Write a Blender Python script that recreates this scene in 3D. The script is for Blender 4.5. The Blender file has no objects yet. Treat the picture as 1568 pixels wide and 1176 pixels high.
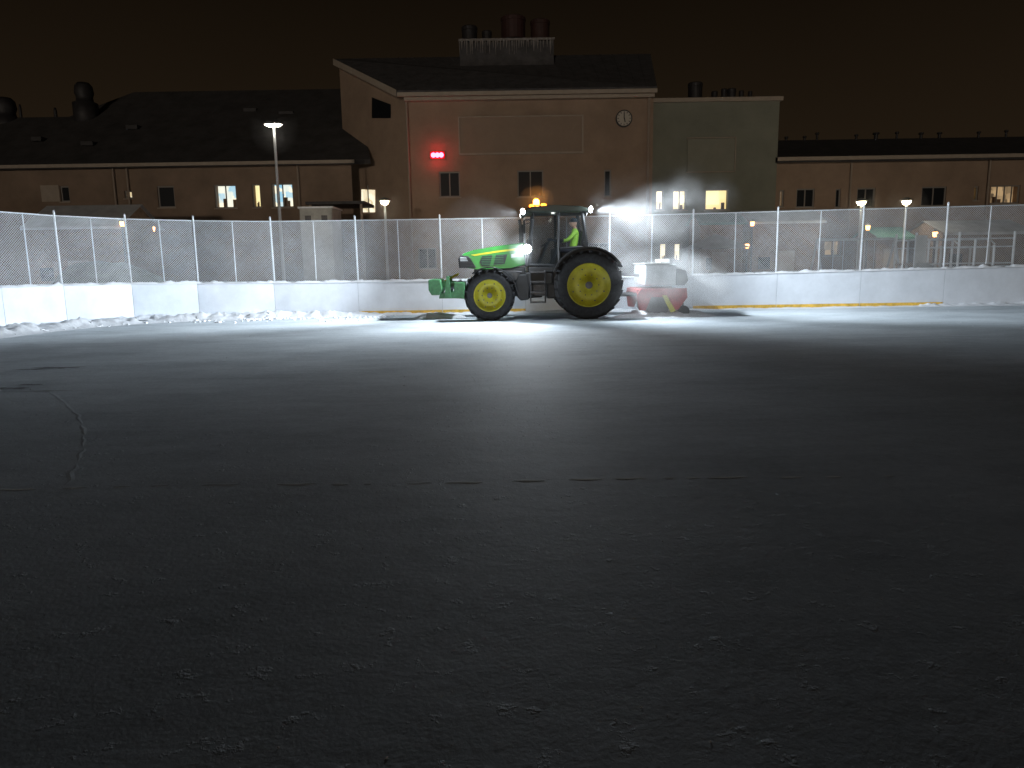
import bpy, bmesh, math, random
from mathutils import Vector, Matrix, noise
random.seed(7)
scene=bpy.context.scene
TH=math.radians(9.4); RO=math.radians(0.9); F=1100.0; EYE=1.5
fw=Vector((0,math.cos(TH),-math.sin(TH))); r0=Vector((1,0,0)); u0=Vector((0,math.sin(TH),math.cos(TH)))
RT=r0*math.cos(RO)-u0*math.sin(RO); UP=u0*math.cos(RO)+r0*math.sin(RO)
def P(px,py,Y):
    """measured bearing/elevation -> metric (x,z) on the vertical plane y=Y"""
    d=fw+RT*((px-784)/F)+UP*((588-py)/F)
    t=Y/d.y
    return d.x*t, EYE+d.z*t
def PX(px,Y,py=300): return P(px,py,Y)[0]
def PZ(px,py,Y): return P(px,py,Y)[1]

# ---------------------------------------------------------------- materials
def mat(name,col,rough=.7,metal=0,var=0.0,vscale=3,bump=0,bscale=20,emit=None,es=0,alpha=1,spec=.5):
    m=bpy.data.materials.new(name); m.use_nodes=True
    nt=m.node_tree; b=nt.nodes['Principled BSDF']
    b.inputs['Base Color'].default_value=(*col,1); b.inputs['Roughness'].default_value=rough
    b.inputs['Metallic'].default_value=metal; b.inputs['Alpha'].default_value=alpha
    b.inputs['Specular IOR Level'].default_value=spec
    tc=nt.nodes.new('ShaderNodeTexCoord')
    if var>0:
        n=nt.nodes.new('ShaderNodeTexNoise'); n.inputs['Scale'].default_value=vscale; n.inputs['Detail'].default_value=6
        n.inputs['Roughness'].default_value=.65
        nt.links.new(tc.outputs['Object'],n.inputs['Vector'])
        r=nt.nodes.new('ShaderNodeValToRGB')
        r.color_ramp.elements[0].position=.3; r.color_ramp.elements[1].position=.7
        r.color_ramp.elements[0].color=(*[c*(1-var) for c in col],1)
        r.color_ramp.elements[1].color=(*[min(1,c*(1+var)) for c in col],1)
        nt.links.new(n.outputs['Fac'],r.inputs['Fac']); nt.links.new(r.outputs['Color'],b.inputs['Base Color'])
    if bump>0:
        n2=nt.nodes.new('ShaderNodeTexNoise'); n2.inputs['Scale'].default_value=bscale; n2.inputs['Detail'].default_value=5
        nt.links.new(tc.outputs['Object'],n2.inputs['Vector'])
        bp=nt.nodes.new('ShaderNodeBump'); bp.inputs['Strength'].default_value=bump; bp.inputs['Distance'].default_value=.03
        nt.links.new(n2.outputs['Fac'],bp.inputs['Height']); nt.links.new(bp.outputs['Normal'],b.inputs['Normal'])
    if emit:
        b.inputs['Emission Color'].default_value=(*emit,1); b.inputs['Emission Strength'].default_value=es
    return m
M={}
M['snow']=mat('snow',(.78,.80,.84),.8,0,.08,6,.5,14)
M['frost']=mat('frosted_wire',(.74,.76,.79),.7,0,.25,.8)
M['galv']=mat('frosted_post',(.6,.63,.66),.55,.2,.2,12)
M['board']=mat('board_panel',(.70,.74,.80),.45,0,.09,1.6,.15,5)
M['seam']=mat('board_seam',(.35,.38,.42),.7)
M['yellow']=mat('yellow_kickplate',(.72,.45,.07),.5,0,.35,6)
M['plaster']=mat('plaster_tan',(.29,.208,.15),.9,0,.18,.6,.25,9)
M['plaster2']=mat('plaster_brown',(.225,.162,.118),.9,0,.20,.6,.25,9)
M['plasterG']=mat('plaster_green',(.20,.205,.165),.9,0,.14,.7,.25,9)
M['panel']=mat('facade_panel',(.27,.198,.145),.8,0,.08,1.5)
M['panelG']=mat('facade_panel_green',(.225,.225,.18),.8,0,.08,1.5)
M['trim']=mat('eave_trim',(.34,.285,.23),.7,0,.1,3)
M['roof']=mat('roof_dark',(.045,.042,.042),.9,0,.35,1.2,.5,6)
M['roofmain']=mat('roof_frosted',(.075,.072,.075),.9,0,.35,2.0,.5,6)
M['rust']=mat('vent_red_brown',(.045,.018,.015),.7,0,.3,3)
M['icicle']=mat('dirty_icicles',(.20,.18,.17),.6,0,.4,4)
M['ventdark']=mat('vent_dark',(.03,.028,.03),.6,.2,.3,3)
M['frame']=mat('window_frame',(.24,.22,.20),.6)
M['glassdark']=mat('window_dark_glass',(.010,.012,.015),.45,spec=.15)
M['pipe']=mat('downpipe',(.30,.24,.19),.6,.1)
M['pole']=mat('lamp_pole',(.62,.64,.66),.5,.2,.1,6)
M['lampshell']=mat('lamp_shell',(.2,.2,.2),.5,.3)
M['green']=mat('paint_green',(.022,.19,.032),.32,0,.15,5)
M['greend']=mat('paint_green_frosted',(.05,.17,.07),.5,0,.3,9)
M['tyellow']=mat('paint_yellow',(.42,.37,.02),.45,0,.2,7)
M['black']=mat('black_plastic',(.022,.023,.025),.55,0,.2,8)
M['metal']=mat('dark_metal',(.09,.09,.095),.5,.5,.4,9)
M['tyre']=mat('tyre_rubber',(.028,.028,.03),.85,0,.5,11,.3,30)
M['roofcab']=mat('cab_roof_paint',(.022,.03,.024),.4)
M['red']=mat('paint_red',(.34,.04,.04),.6,0,.35,5)
M['hopper']=mat('hopper_grey',(.40,.42,.43),.5,0,.2,4)
M['brush']=mat('brush_bristle',(.10,.09,.09),.9,0,.4,30)
M['glass']=mat('cab_glass',(.05,.06,.065),.06,0,alpha=.22)
M['led']=mat('led_lens',(.9,.9,1),.3,emit=(.88,.94,1),es=60)
M['ledS']=mat('led_lens_roof',(.9,.9,1),.3,emit=(.88,.94,1),es=30)
M['beacon']=mat('beacon_amber',(1,.4,.02),.3,emit=(1,.30,.02),es=9)
M['beaconcore']=mat('beacon_core',(1,.6,.1),.3,emit=(1,.50,.09),es=10)
M['redled']=mat('red_led',(1,.02,.03),.3,emit=(1,.03,.06),es=26)
M['redcase']=mat('red_case',(.25,.01,.015),.5,emit=(1,.01,.02),es=.45)
M['lampW']=mat('lamp_lens_white',(1,1,.9),.3,emit=(1,.93,.78),es=22)
M['lampY']=mat('lamp_lens_warm',(1,.9,.7),.3,emit=(1,.86,.52),es=18)
M['lampO']=mat('lamp_lens_orange',(1,.6,.3),.3,emit=(1,.45,.14),es=8)
M['wood']=mat('shed_wood',(.22,.15,.10),.85,0,.3,5)
M['whitebox']=mat('white_sheet_metal',(.40,.40,.38),.6,0,.15,3)
M['tealroof']=mat('teal_roof',(.08,.22,.18),.7,0,.2,3)
M['vest']=mat('hi_vis_vest',(.40,.75,.08),.6,emit=(.4,.9,.1),es=.02)
M['cloth']=mat('dark_cloth',(.03,.035,.05),.9)
M['skin']=mat('skin',(.55,.34,.25),.6)
M['clockface']=mat('clock_face',(.40,.36,.30),.5)
M['bare']=mat('bare_ice',(.10,.105,.12),.5,0,.4,6)
M['net']=mat('tarpaulin',(.16,.19,.17),.8,0,.35,2,.6,3)
M['snowroof']=mat('frosted_roof',(.50,.50,.51),.85,0,.2,2)
def litmat(name,c1,c2,es,sc=2.2):
    m=bpy.data.materials.new(name); m.use_nodes=True; nt=m.node_tree; b=nt.nodes['Principled BSDF']
    tc=nt.nodes.new('ShaderNodeTexCoord'); v=nt.nodes.new('ShaderNodeTexVoronoi'); v.distance='CHEBYCHEV'
    v.inputs['Scale'].default_value=sc
    nt.links.new(tc.outputs['Object'],v.inputs['Vector'])
    r=nt.nodes.new('ShaderNodeValToRGB'); r.color_ramp.elements[0].color=(*c1,1); r.color_ramp.elements[1].color=(*c2,1)
    r.color_ramp.elements[0].position=.2; r.color_ramp.elements[1].position=.75
    nt.links.new(v.outputs['Color'],r.inputs['Fac']); nt.links.new(r.outputs['Color'],b.inputs['Emission Color'])
    b.inputs['Base Color'].default_value=(.5,.45,.35,1); b.inputs['Emission Strength'].default_value=es
    return m
M['litY']=litmat('room_lit_yellow',(.90,.66,.26),(1,.88,.46),1.1,1.2)
M['litW']=litmat('room_lit_white',(.62,.50,.30),(1,.92,.70),1.15,2.6)
M['litB']=litmat('room_lit_mixed',(.20,.48,.66),(1,.90,.66),1.2,2.4)
M['litD']=litmat('room_lit_dim',(.05,.035,.02),(.42,.28,.14),.9,3.2)

# ---------------------------------------------------------------- builders
INV={}
def root(name,loc=(0,0,0),local=False,rotz=0):
    e=bpy.data.objects.new(name,None); e.location=loc; e.rotation_euler=(0,0,rotz); e.empty_display_size=.3
    scene.collection.objects.link(e)
    INV[e]=None if local else Matrix.Translation(Vector(loc)).inverted()
    return e
def fin(name,bm,parent,m,smooth=False,bevel=0):
    if bevel>0:
        bmesh.ops.bevel(bm,geom=list(bm.edges),offset=bevel,segments=2,affect='EDGES',profile=.6)
    bmesh.ops.recalc_face_normals(bm,faces=list(bm.faces))
    me=bpy.data.meshes.new(name); bm.to_mesh(me); bm.free()
    o=bpy.data.objects.new(name,me); scene.collection.objects.link(o)
    if m: me.materials.append(M[m] if isinstance(m,str) else m)
    if smooth:
        for p in me.polygons: p.use_smooth=True
    if parent:
        o.parent=parent
        if INV[parent] is not None: o.matrix_parent_inverse=INV[parent]
    return o
def addbox(bm,c,s,rot=None):
    mt=Matrix.Translation(Vector(c))
    if rot is not None: mt=mt@rot
    mt=mt@Matrix.Diagonal((s[0],s[1],s[2],1))
    bmesh.ops.create_cube(bm,size=1,matrix=mt)
def box(name,pa,c,s,m,bevel=0,rot=None):
    bm=bmesh.new(); addbox(bm,c,s,rot); return fin(name,bm,pa,m,False,bevel)
def bb(name,pa,a,b,m,bevel=0):
    c=[(a[i]+b[i])/2 for i in range(3)]; s=[abs(a[i]-b[i]) for i in range(3)]
    return box(name,pa,c,s,m,bevel)
def addcyl(bm,p1,p2,r,r2=None,seg=16):
    p1=Vector(p1);p2=Vector(p2);d=p2-p1
    q=Vector((0,0,1)).rotation_difference(d.normalized()).to_matrix().to_4x4()
    mt=Matrix.Translation((p1+p2)/2)@q
    bmesh.ops.create_cone(bm,cap_ends=True,segments=seg,radius1=r,radius2=r if r2 is None else r2,depth=d.length,matrix=mt)
def cyl(name,pa,p1,p2,r,m,r2=None,seg=16,smooth=False):
    bm=bmesh.new(); addcyl(bm,p1,p2,r,r2,seg); return fin(name,bm,pa,m,smooth)
def prism(name,pa,pts,y0,y1,m,bevel=0):
    bm=bmesh.new()
    a=[bm.verts.new((x,y0,z)) for x,z in pts]; b=[bm.verts.new((x,y1,z)) for x,z in pts]
    bm.faces.new(a); bm.faces.new(b[::-1]); n=len(pts)
    for i in range(n): bm.faces.new((a[i],b[i],b[(i+1)%n],a[(i+1)%n]))
    return fin(name,bm,pa,m,False,bevel)
def polymesh(name,pa,verts,faces,m,smooth=False):
    bm=bmesh.new(); vs=[bm.verts.new(v) for v in verts]
    for f in faces: bm.faces.new([vs[i] for i in f])
    return fin(name,bm,pa,m,smooth)
def lathe(name,pa,c,prof,m,seg=48,smooth=True,axis='Y'):
    bm=bmesh.new(); rings=[]
    for r,y in prof:
        ring=[]
        for i in range(seg):
            a=2*math.pi*i/seg
            if axis=='Y': ring.append(bm.verts.new((c[0]+r*math.cos(a),c[1]+y,c[2]+r*math.sin(a))))
            else: ring.append(bm.verts.new((c[0]+r*math.cos(a),c[1]+r*math.sin(a),c[2]+y)))
        rings.append(ring)
    for a,b in zip(rings,rings[1:]):
        for i in range(seg):
            j=(i+1)%seg; bm.faces.new((a[i],a[j],b[j],b[i]))
    bmesh.ops.remove_doubles(bm,verts=list(bm.verts),dist=1e-5)
    return fin(name,bm,pa,m,smooth)
def ringarc(name,pa,c,ri,ro,a0,a1,y0,y1,m,n=20):
    pts=[]
    for i in range(n+1):
        a=math.radians(a0+(a1-a0)*i/n); pts.append((c[0]+ro*math.cos(a),c[1]+ro*math.sin(a)))
    for i in range(n,-1,-1):
        a=math.radians(a0+(a1-a0)*i/n); pts.append((c[0]+ri*math.cos(a),c[1]+ri*math.sin(a)))
    bm=bmesh.new()
    A=[bm.verts.new((x,y0,z)) for x,z in pts]; B=[bm.verts.new((x,y1,z)) for x,z in pts]; L=len(pts)
    for i in range(n):
        for S in (A,B): bm.faces.new((S[i],S[i+1],S[L-2-i],S[L-1-i]))
    for i in range(L): bm.faces.new((A[i],B[i],B[(i+1)%L],A[(i+1)%L]))
    return fin(name,bm,pa,m)
def light(name,kind,loc,energy,col,pa=None,aim=None,angle=120,blend=.5,size=.05):
    l=bpy.data.lights.new(name,kind); l.energy=energy; l.color=col
    o=bpy.data.objects.new(name,l); scene.collection.objects.link(o); o.location=loc
    if kind!='SUN': l.shadow_soft_size=size
    if kind=='SPOT': l.spot_size=math.radians(angle); l.spot_blend=blend
    if aim is not None: o.rotation_euler=Vector(aim).to_track_quat('-Z','Y').to_euler()
    if pa:
        o.parent=pa
        if INV[pa] is not None: o.matrix_parent_inverse=INV[pa]
    return o
def vol(name,loc,scl,dens,nscale=1,homog=False,aniso=.2,fall=.1,lo=.38,hi=.7,pa=None):
    bm=bmesh.new(); bmesh.ops.create_icosphere(bm,subdivisions=3,radius=1)
    o=fin(name,bm,None,None); o.location=loc; o.scale=scl
    if pa:
        o.parent=pa
        if INV[pa] is not None: o.matrix_parent_inverse=INV[pa]
    m=bpy.data.materials.new(name+'_volume'); m.use_nodes=True; nt=m.node_tree; nt.nodes.clear()
    out=nt.nodes.new('ShaderNodeOutputMaterial'); vs=nt.nodes.new('ShaderNodeVolumeScatter'); vs.inputs['Anisotropy'].default_value=aniso
    vs.inputs['Color'].default_value=(.97,.98,1,1)
    nt.links.new(vs.outputs[0],out.inputs['Volume']); vs.inputs['Density'].default_value=dens
    if not homog:
        tc=nt.nodes.new('ShaderNodeTexCoord'); ln=nt.nodes.new('ShaderNodeVectorMath'); ln.operation='LENGTH'; nt.links.new(tc.outputs['Object'],ln.inputs[0])
        n=nt.nodes.new('ShaderNodeTexNoise'); n.inputs['Scale'].default_value=nscale; n.inputs['Detail'].default_value=3; nt.links.new(tc.outputs['Object'],n.inputs['Vector'])
        mr=nt.nodes.new('ShaderNodeMapRange'); mr.inputs[1].default_value=1; mr.inputs[2].default_value=fall; nt.links.new(ln.outputs['Value'],mr.inputs[0])
        m2=nt.nodes.new('ShaderNodeMapRange'); m2.inputs[1].default_value=lo; m2.inputs[2].default_value=hi; nt.links.new(n.outputs['Fac'],m2.inputs[0])
        a=nt.nodes.new('ShaderNodeMath'); a.operation='MULTIPLY'; nt.links.new(mr.outputs[0],a.inputs[0]); nt.links.new(m2.outputs[0],a.inputs[1])
        b=nt.nodes.new('ShaderNodeMath'); b.operation='MULTIPLY'; nt.links.new(a.outputs[0],b.inputs[0]); b.inputs[1].default_value=dens
        nt.links.new(b.outputs[0],vs.inputs['Density'])
        try: m.cycles.volume_step_rate=3
        except Exception: pass
    o.data.materials.append(m); return o

# ---------------------------------------------------------------- ground
def groundmat(name,c_lo,c_hi):
    m=bpy.data.materials.new(name); m.use_nodes=True; nt=m.node_tree; b=nt.nodes['Principled BSDF']; L=nt.links
    g=nt.nodes.new('ShaderNodeNewGeometry')
    def nz(s,d,sc=(1,1,1),rough=.6):
        mp=nt.nodes.new('ShaderNodeMapping'); mp.inputs['Scale'].default_value=sc
        L.new(g.outputs['Position'],mp.inputs['Vector'])
        n=nt.nodes.new('ShaderNodeTexNoise'); n.inputs['Scale'].default_value=s; n.inputs['Detail'].default_value=d
        n.inputs['Roughness'].default_value=rough; L.new(mp.outputs['Vector'],n.inputs['Vector']); return n.outputs['Fac']
    a=nz(.45,8,(1,1.6,1)); c=nz(14,6,(1,1,1),.75); s=nz(3,8,(.5,1.6,1),.7)
    def ma(op,x,y):
        n=nt.nodes.new('ShaderNodeMath'); n.operation=op
        for i,v in enumerate((x,y)):
            if isinstance(v,(int,float)): n.inputs[i].default_value=v
            else: L.new(v,n.inputs[i])
        return n.outputs[0]
    f=ma('ADD',ma('MULTIPLY',a,.45),ma('ADD',ma('MULTIPLY',c,.30),ma('MULTIPLY',s,.25)))
    r=nt.nodes.new('ShaderNodeValToRGB'); r.color_ramp.elements[0].position=.36; r.color_ramp.elements[1].position=.60
    r.color_ramp.elements[0].color=(*c_lo,1); r.color_ramp.elements[1].color=(*c_hi,1)
    L.new(f,r.inputs['Fac']); L.new(r.outputs['Color'],b.inputs['Base Color'])
    b.inputs['Roughness'].default_value=.75; b.inputs['Specular IOR Level'].default_value=.2
    lump=nz(5.5,7,(1,1,1),.7); fine=nz(38,4,(1,1,1),.7)
    cr=nt.nodes.new('ShaderNodeValToRGB'); cr.color_ramp.elements[0].position=.60; cr.color_ramp.elements[1].position=.78
    L.new(nz(7,5,(1,1,1),.7),cr.inputs['Fac'])
    h=ma('ADD',ma('ADD',ma('MULTIPLY',lump,.35),ma('MULTIPLY',fine,.14)),ma('MULTIPLY',cr.outputs['Color'],.5))
    bp=nt.nodes.new('ShaderNodeBump'); bp.inputs['Strength'].default_value=.5; bp.inputs['Distance'].default_value=.03
    L.new(h,bp.inputs['Height']); L.new(bp.outputs['Normal'],b.inputs['Normal'])
    return m
M['ground']=groundmat('snowy_ground',(.50,.52,.55),(.75,.76,.78))
M['ice']=groundmat('snow_dusted_ice',(.40,.45,.49),(.72,.78,.83))
polymesh('ground',None,[(-700,-300,0),(700,-300,0),(700,1200,0),(-700,1200,0)],[(0,1,2,3)],'ground')

left=[(-13.3,-9.0),(-13.3,-6.4),(-13.3,-3.8),(-13.3,-1.2),(-13.3,1.4),(-13.3,4.0),(-13.3,6.6),(-13.3,9.2),(-13.3,11.8),(-13.3,14.3),(-13.25,16.6),(-13.05,18.6),(-12.5,20.3),(-11.35,21.75),(-9.75,22.6)]
mid=[(-7.5+2.66*i,23.0) for i in range(0,12)]
right=[(24.3,22.7),(26.4,21.4),(27.6,19.4),(28.0,17.0),(28,14.4),(28,11.8),(28,9.2),(28,6.6),(28,4),(28,1.4),(28,-1.2),(28,-3.8),(28,-6.4),(28,-9)]
path=left+mid+right
polymesh('ice_rink_surface',None,[(x,y,.004) for x,y in path],[tuple(range(len(path)))],'ice')
def bh(p):
    return 1.04+max(0,(p[0]-2))*.011+ (max(0,-p[0]-7)*.015)

boards=root('rink_boards',(0,23,0)); fence=root('chain_link_fence',(0,23,0))
bm=bmesh.new(); bs=bmesh.new(); by=bmesh.new(); bp_=bmesh.new(); bw=bmesh.new(); br=bmesh.new()
FH=1.92
for i,(a,b) in enumerate(zip(path,path[1:])):
    A=Vector((*a,0));B=Vector((*b,0)); d=B-A; Lg=d.length; d.normalize()
    mid_=(A+B)/2
    h0,h1=bh(a),bh(b); hm=(h0+h1)/2
    nrm=Vector((-d.y,d.x,0)) # outward
    g=.005
    def q(bmx,off0,off1,z0,z1a,z1b,gap=g):
        v=[]
        for off in (off0,off1):
            for (pt,sg,zt) in ((A,1,z1a),(B,-1,z1b)):
                base=pt+d*gap*sg+nrm*off
                v.append(bmx.verts.new((base.x,base.y,z0))); v.append(bmx.verts.new((base.x,base.y,zt)))
        for f in ((0,2,3,1),(4,5,7,6),(0,1,5,4),(2,6,7,3),(1,3,7,5),(0,4,6,2)):
            bmx.faces.new([v[k] for k in f])
    q(bm,.0,.06,0,h0,h1)
    q(bs,.012,.05,0.01,h0-.01,h1-.01,-.0)
    if 5.0<mid_.x<12.5 and a[1]>20 or -4.5<mid_.x<1: q(by,-.012,-.002,.02,.125,.125,.012)
    for k,(pt,r,ex) in enumerate(((A,.030,.10),(mid_,.017,.0))):
        hh=h0 if k==0 else hm
        p=pt+nrm*.10
        lx=random.uniform(-.02,.02)
        addcyl(bp_,(p.x,p.y,0.0),(p.x+lx,p.y,hh+FH+ex),r,None,8)
        if k==0: addcyl(bp_,(p.x+lx,p.y,hh+FH+ex),(p.x+lx,p.y,hh+FH+ex+.05),r*1.3,r*.5,8)
    pa=A+nrm*.10; pb=B+nrm*.10
    addcyl(br,(pa.x,pa.y,h0+FH),(pb.x,pb.y,h1+FH),.018,None,8)
    addcyl(br,(pa.x,pa.y,h0+.05),(pb.x,pb.y,h1+.05),.012,None,6)
    if a[1]>8 and a[0]<26:
        st=.066; w=.0033; o=A+nrm*.075
        c=-FH
        while c<Lg:
            for mir in (0,1):
                x0=c;z0=0;x1=c+FH;z1=FH
                if x0<0: z0=-x0;x0=0
                if x1>Lg: z1=FH-(x1-Lg);x1=Lg
                if z1-z0<.02: continue
                if mir: X0,X1=Lg-x0,Lg-x1
                else: X0,X1=x0,x1
                sl=Vector((X1-X0,z1-z0)).normalized(); pn=Vector((-sl.y,sl.x))*w
                def W(x,z):
                    zz=hm+z+(h1-h0)*(x/Lg-.5); pnt=o+d*x-nrm*.008*mir; return (pnt.x,pnt.y,zz)
                ns=max(1,int((z1-z0)/.5))
                for k in range(ns):
                    t0,t1=k/ns,(k+1)/ns
                    xa_,xb_=X0+(X1-X0)*t0,X0+(X1-X0)*t1; za_,zb_=z0+(z1-z0)*t0,z0+(z1-z0)*t1
                    vv=[bw.verts.new(W(xa_-pn.x,za_-pn.y)),bw.verts.new(W(xb_-pn.x,zb_-pn.y)),bw.verts.new(W(xb_+pn.x,zb_+pn.y)),bw.verts.new(W(xa_+pn.x,za_+pn.y))]
                    bw.faces.new(vv)
            c+=st*(1+random.uniform(-.10,.10))
fin('panels',bm,boards,'board'); fin('panel_seams',bs,boards,'seam'); fin('yellow_kickplate',by,boards,'yellow')
fin('posts',bp_,fence,'galv'); fin('mesh_wires',bw,fence,'frost'); fin('rails',br,fence,'galv')

def resample(pts,step):
    out=[]
    for a,b in zip(pts,pts[1:]):
        A=Vector(a);B=Vector(b);n=max(1,int((B-A).length/step))
        for i in range(n): out.append((A.lerp(B,i/n),(B-A).normalized()))
    out.append((Vector(pts[-1]),(Vector(pts[-1])-Vector(pts[-2])).normalized()))
    return out
def strip(name,pa,pts,step,cross,hf,m,off=0.0,zf=lambda p:0,n=7):
    S=resample(pts,step); bmx=bmesh.new(); prev=None
    for (p,d) in S:
        nr=Vector((-d.y,d.x)); row=[]
        W=cross(p)
        for j in range(n+1):
            t=j/n; q_=p-nr*(off+W*t)
            row.append(bmx.verts.new((q_.x,q_.y,zf(p)+hf(p,t,q_))))
        if prev:
            for j in range(n): bmx.faces.new((prev[j],row[j],row[j+1],prev[j+1]))
        prev=row
    return fin(name,bmx,pa,m,True)
def capf(p,t,q):
    nz=.5+.9*noise.noise(Vector((q.x*3.1,q.y*3.1,2)))+.6*noise.noise(Vector((q.x*9,q.y*9,5)))
    return max(0,math.sin(math.pi*t))**.6*(.025+.07*max(0,nz))-.004
strip('snow_on_boards',boards,path[9:],.07,lambda p:.13,capf,'snow',off=-.085,zf=lambda p:bh((p.x,p.y)),n=5)
def bermh(p):
    if p.x<-7.5: return .24
    if p.x<-3.2: return .24-(p.x+7.5)/4.3*.12
    if p.x<5.2: return .10
    if p.x<13: return .06
    return .14
def bermf(p,t,q):
    n1=noise.noise(Vector((q.x*1.3,q.y*1.3,0)))*.5+noise.noise(Vector((q.x*4,q.y*4,1)))*.45+noise.noise(Vector((q.x*11,q.y*11,1)))*.3
    prof=(1-t)**1.2*.75+.6*math.exp(-((t-.5)/.18)**2)*(1 if p.x<-5 else .2)
    e=1 if t<.95 else 0
    return max(-.01,bermh(p)*(prof*(.75+n1))*e-(.012 if t>.9 else 0))
strip('snow_berm',None,path[9:],.06,lambda p:1.6 if p.x<-7 else (1.1 if p.x<-4 else .5),bermf,'snow',off=-.0,n=22)
bm=bmesh.new()
def clod(x,y,r):
    mt=Matrix.Translation((x,y,.004+r*.25))@Matrix.Rotation(random.random()*6,4,'Z')@Matrix.Diagonal((r*random.uniform(.8,1.6),r*random.uniform(.8,1.3),r*random.uniform(.5,.9),1))
    res=bmesh.ops.create_icosphere(bm,subdivisions=1,radius=1,matrix=mt)
    for v in res['verts']: v.co+=Vector((random.uniform(-.2,.2),random.uniform(-.2,.2),random.uniform(-.15,.15)))*r
for i in range(520):
    t=random.random(); x=-13+t*9.5; yb=23-max(0,(-9.5-x))**1.5*.75
    clod(x,yb-.5-abs(random.gauss(0,.75)),random.uniform(.02,.065)*(1 if x<-7 else .7))
for i in range(120): clod(random.uniform(-12,18),random.uniform(7,22),random.uniform(.004,.013))
for i in range(300):
    y=random.uniform(1.8,10); clod(random.uniform(-1,1)*y*.75,y,random.uniform(.0012,.004))
fin('snow_clods',bm,None,'snow')
bm=bmesh.new()
def ribbon(pts,w,h):
    prev=None
    for k,p in enumerate(pts):
        p=Vector(p); d=(Vector(pts[min(k+1,len(pts)-1)])-Vector(pts[max(k-1,0)])).normalized(); nr=Vector((-d.y,d.x))
        f=math.sin(math.pi*k/(len(pts)-1))**.5 if 0<k<len(pts)-1 else .1
        row=[bm.verts.new((*(p-nr*w*f),.0045)),bm.verts.new((*p,.005+h*f)),bm.verts.new((*(p+nr*w*f),.0045))]
        if prev:
            for j in range(2): bm.faces.new((prev[j],prev[j+1],row[j+1],row[j]))
        prev=row
x=-3.6
while x<2.6:
    L=random.uniform(.05,.32); y=4.86+.02*math.sin(x*2)
    ribbon([(x+L*k/8,y+.012*noise.noise(Vector((x+L*k/8*9,0,0)))) for k in range(9)],random.uniform(.0015,.004),.003)
    x+=L+random.uniform(.03,.3)
s0=0
while s0<3.9:
    L=random.uniform(.3,.8); pts=[]
    for k in range(30):
        s=s0+L*k/29; pts.append((-3.2-.40*s-.065*s*s+.04*noise.noise(Vector((s*5,s0,0))),4.95+s))
    ribbon(pts,random.uniform(.015,.03),random.uniform(.001,.003)); s0+=L*random.uniform(.8,1.3)
fin('snow_ridges',bm,None,'ice')
def patch(x,y,lx,ly,seed):
    vs=[];n=40
    for i in range(n):
        a=2*math.pi*i/n; r=.55+.75*noise.noise(Vector((math.cos(a)*2.2,math.sin(a)*2.2,seed)))
        r=max(.12,r); vs.append((x+lx*r*math.cos(a),y+ly*r*math.sin(a),.008))
    polymesh('bare_ice_patch',None,vs,[tuple(range(n))],'bare')
patch(-7.1,11.3,.6,.14,1.3); patch(-7.5,11.15,.4,.06,2.2); patch(-6.7,9.3,.8,.12,4.1); patch(-6.0,9.05,.7,.035,6.1); patch(-6.5,9.6,.25,.08,7.7)

# ---------------------------------------------------------------- buildings
def wall(rt,Y,x0,x1,z0,z1,wins,m,name='wall'):
    """front wall with true openings; wins=(xa,xb,za,zb,kind,nv)"""
    xs=sorted({x0,x1}|{w[0] for w in wins}|{w[1] for w in wins}); zs=sorted({z0,z1}|{w[2] for w in wins}|{w[3] for w in wins})
    bm=bmesh.new()
    for a,b in zip(xs,xs[1:]):
        for c,d in zip(zs,zs[1:]):
            mx,mz=(a+b)/2,(c+d)/2
            if any(w[0]<mx<w[1] and w[2]<mz<w[3] for w in wins): continue
            bm.faces.new([bm.verts.new(v) for v in ((a,Y,c),(b,Y,c),(b,Y,d),(a,Y,d))])
    for w in wins:
        a,b,c,d=w[:4]; e=Y+(.7 if w[4].startswith('lit') else .2)
        for f in (((a,Y,c),(a,e,c),(a,e,d),(a,Y,d)),((b,Y,c),(b,Y,d),(b,e,d),(b,e,c)),((a,Y,d),(a,e,d),(b,e,d),(b,Y,d)),((a,Y,c),(b,Y,c),(b,e,c),(a,e,c))):
            bm.faces.new([bm.verts.new(v) for v in f])
    bmesh.ops.remove_doubles(bm,verts=list(bm.verts),dist=1e-4)
    fin(name,bm,rt,m)
    for w in wins:
        a,b,c,d,kind,nv=w; bmf=bmesh.new(); t=.07
        for (p,q) in (((a,c),(a+t,d)),((b-t,c),(b,d)),((a+t,c),(b-t,c+t)),((a+t,d-t),(b-t,d))):
            addbox(bmf,((p[0]+q[0])/2,Y+.12,(p[1]+q[1])/2),(q[0]-p[0],.06,q[1]-p[1]))
        for k in range(1,nv):
            xx=a+(b-a)*k/nv; addbox(bmf,(xx,Y+.118,(c+d)/2),(.06,.05,d-c-2*t))
        fin('window_frame',bmf,rt,'frame')
        addsn=bmesh.new(); addbox(addsn,((a+b)/2,Y-.04,c-.03),(b-a+.1,.10,.05)); fin('window_sill',addsn,rt,'trim')
        if kind=='dark': bb('window_glass',rt,(a,Y+.14,c),(b,Y+.16,d),'glassdark')
        else:
            bb('room_back',rt,(a-.0,Y+.62,c),(b+.0,Y+.66,d),kind)
            bmc=bmesh.new()
            for k in range(2):
                ww=(b-a)*random.uniform(.08,.2); xx=random.uniform(a+ww,b-ww); hh=(d-c)*random.uniform(.15,.45)
                addbox(bmc,(xx,Y+.4+.05*k,c+hh/2),(ww,.05,hh))
            fin('room_furniture',bmc,rt,'wood')
def wpx(Y,px0,py0,px1,py1,kind,nv=1):
    xa,zb=P(px0,py0,Y); xb,_=P(px1,py0,Y); _,za=P(px0,py1,Y); return (xa,xb,za,zb,kind,nv)

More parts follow.
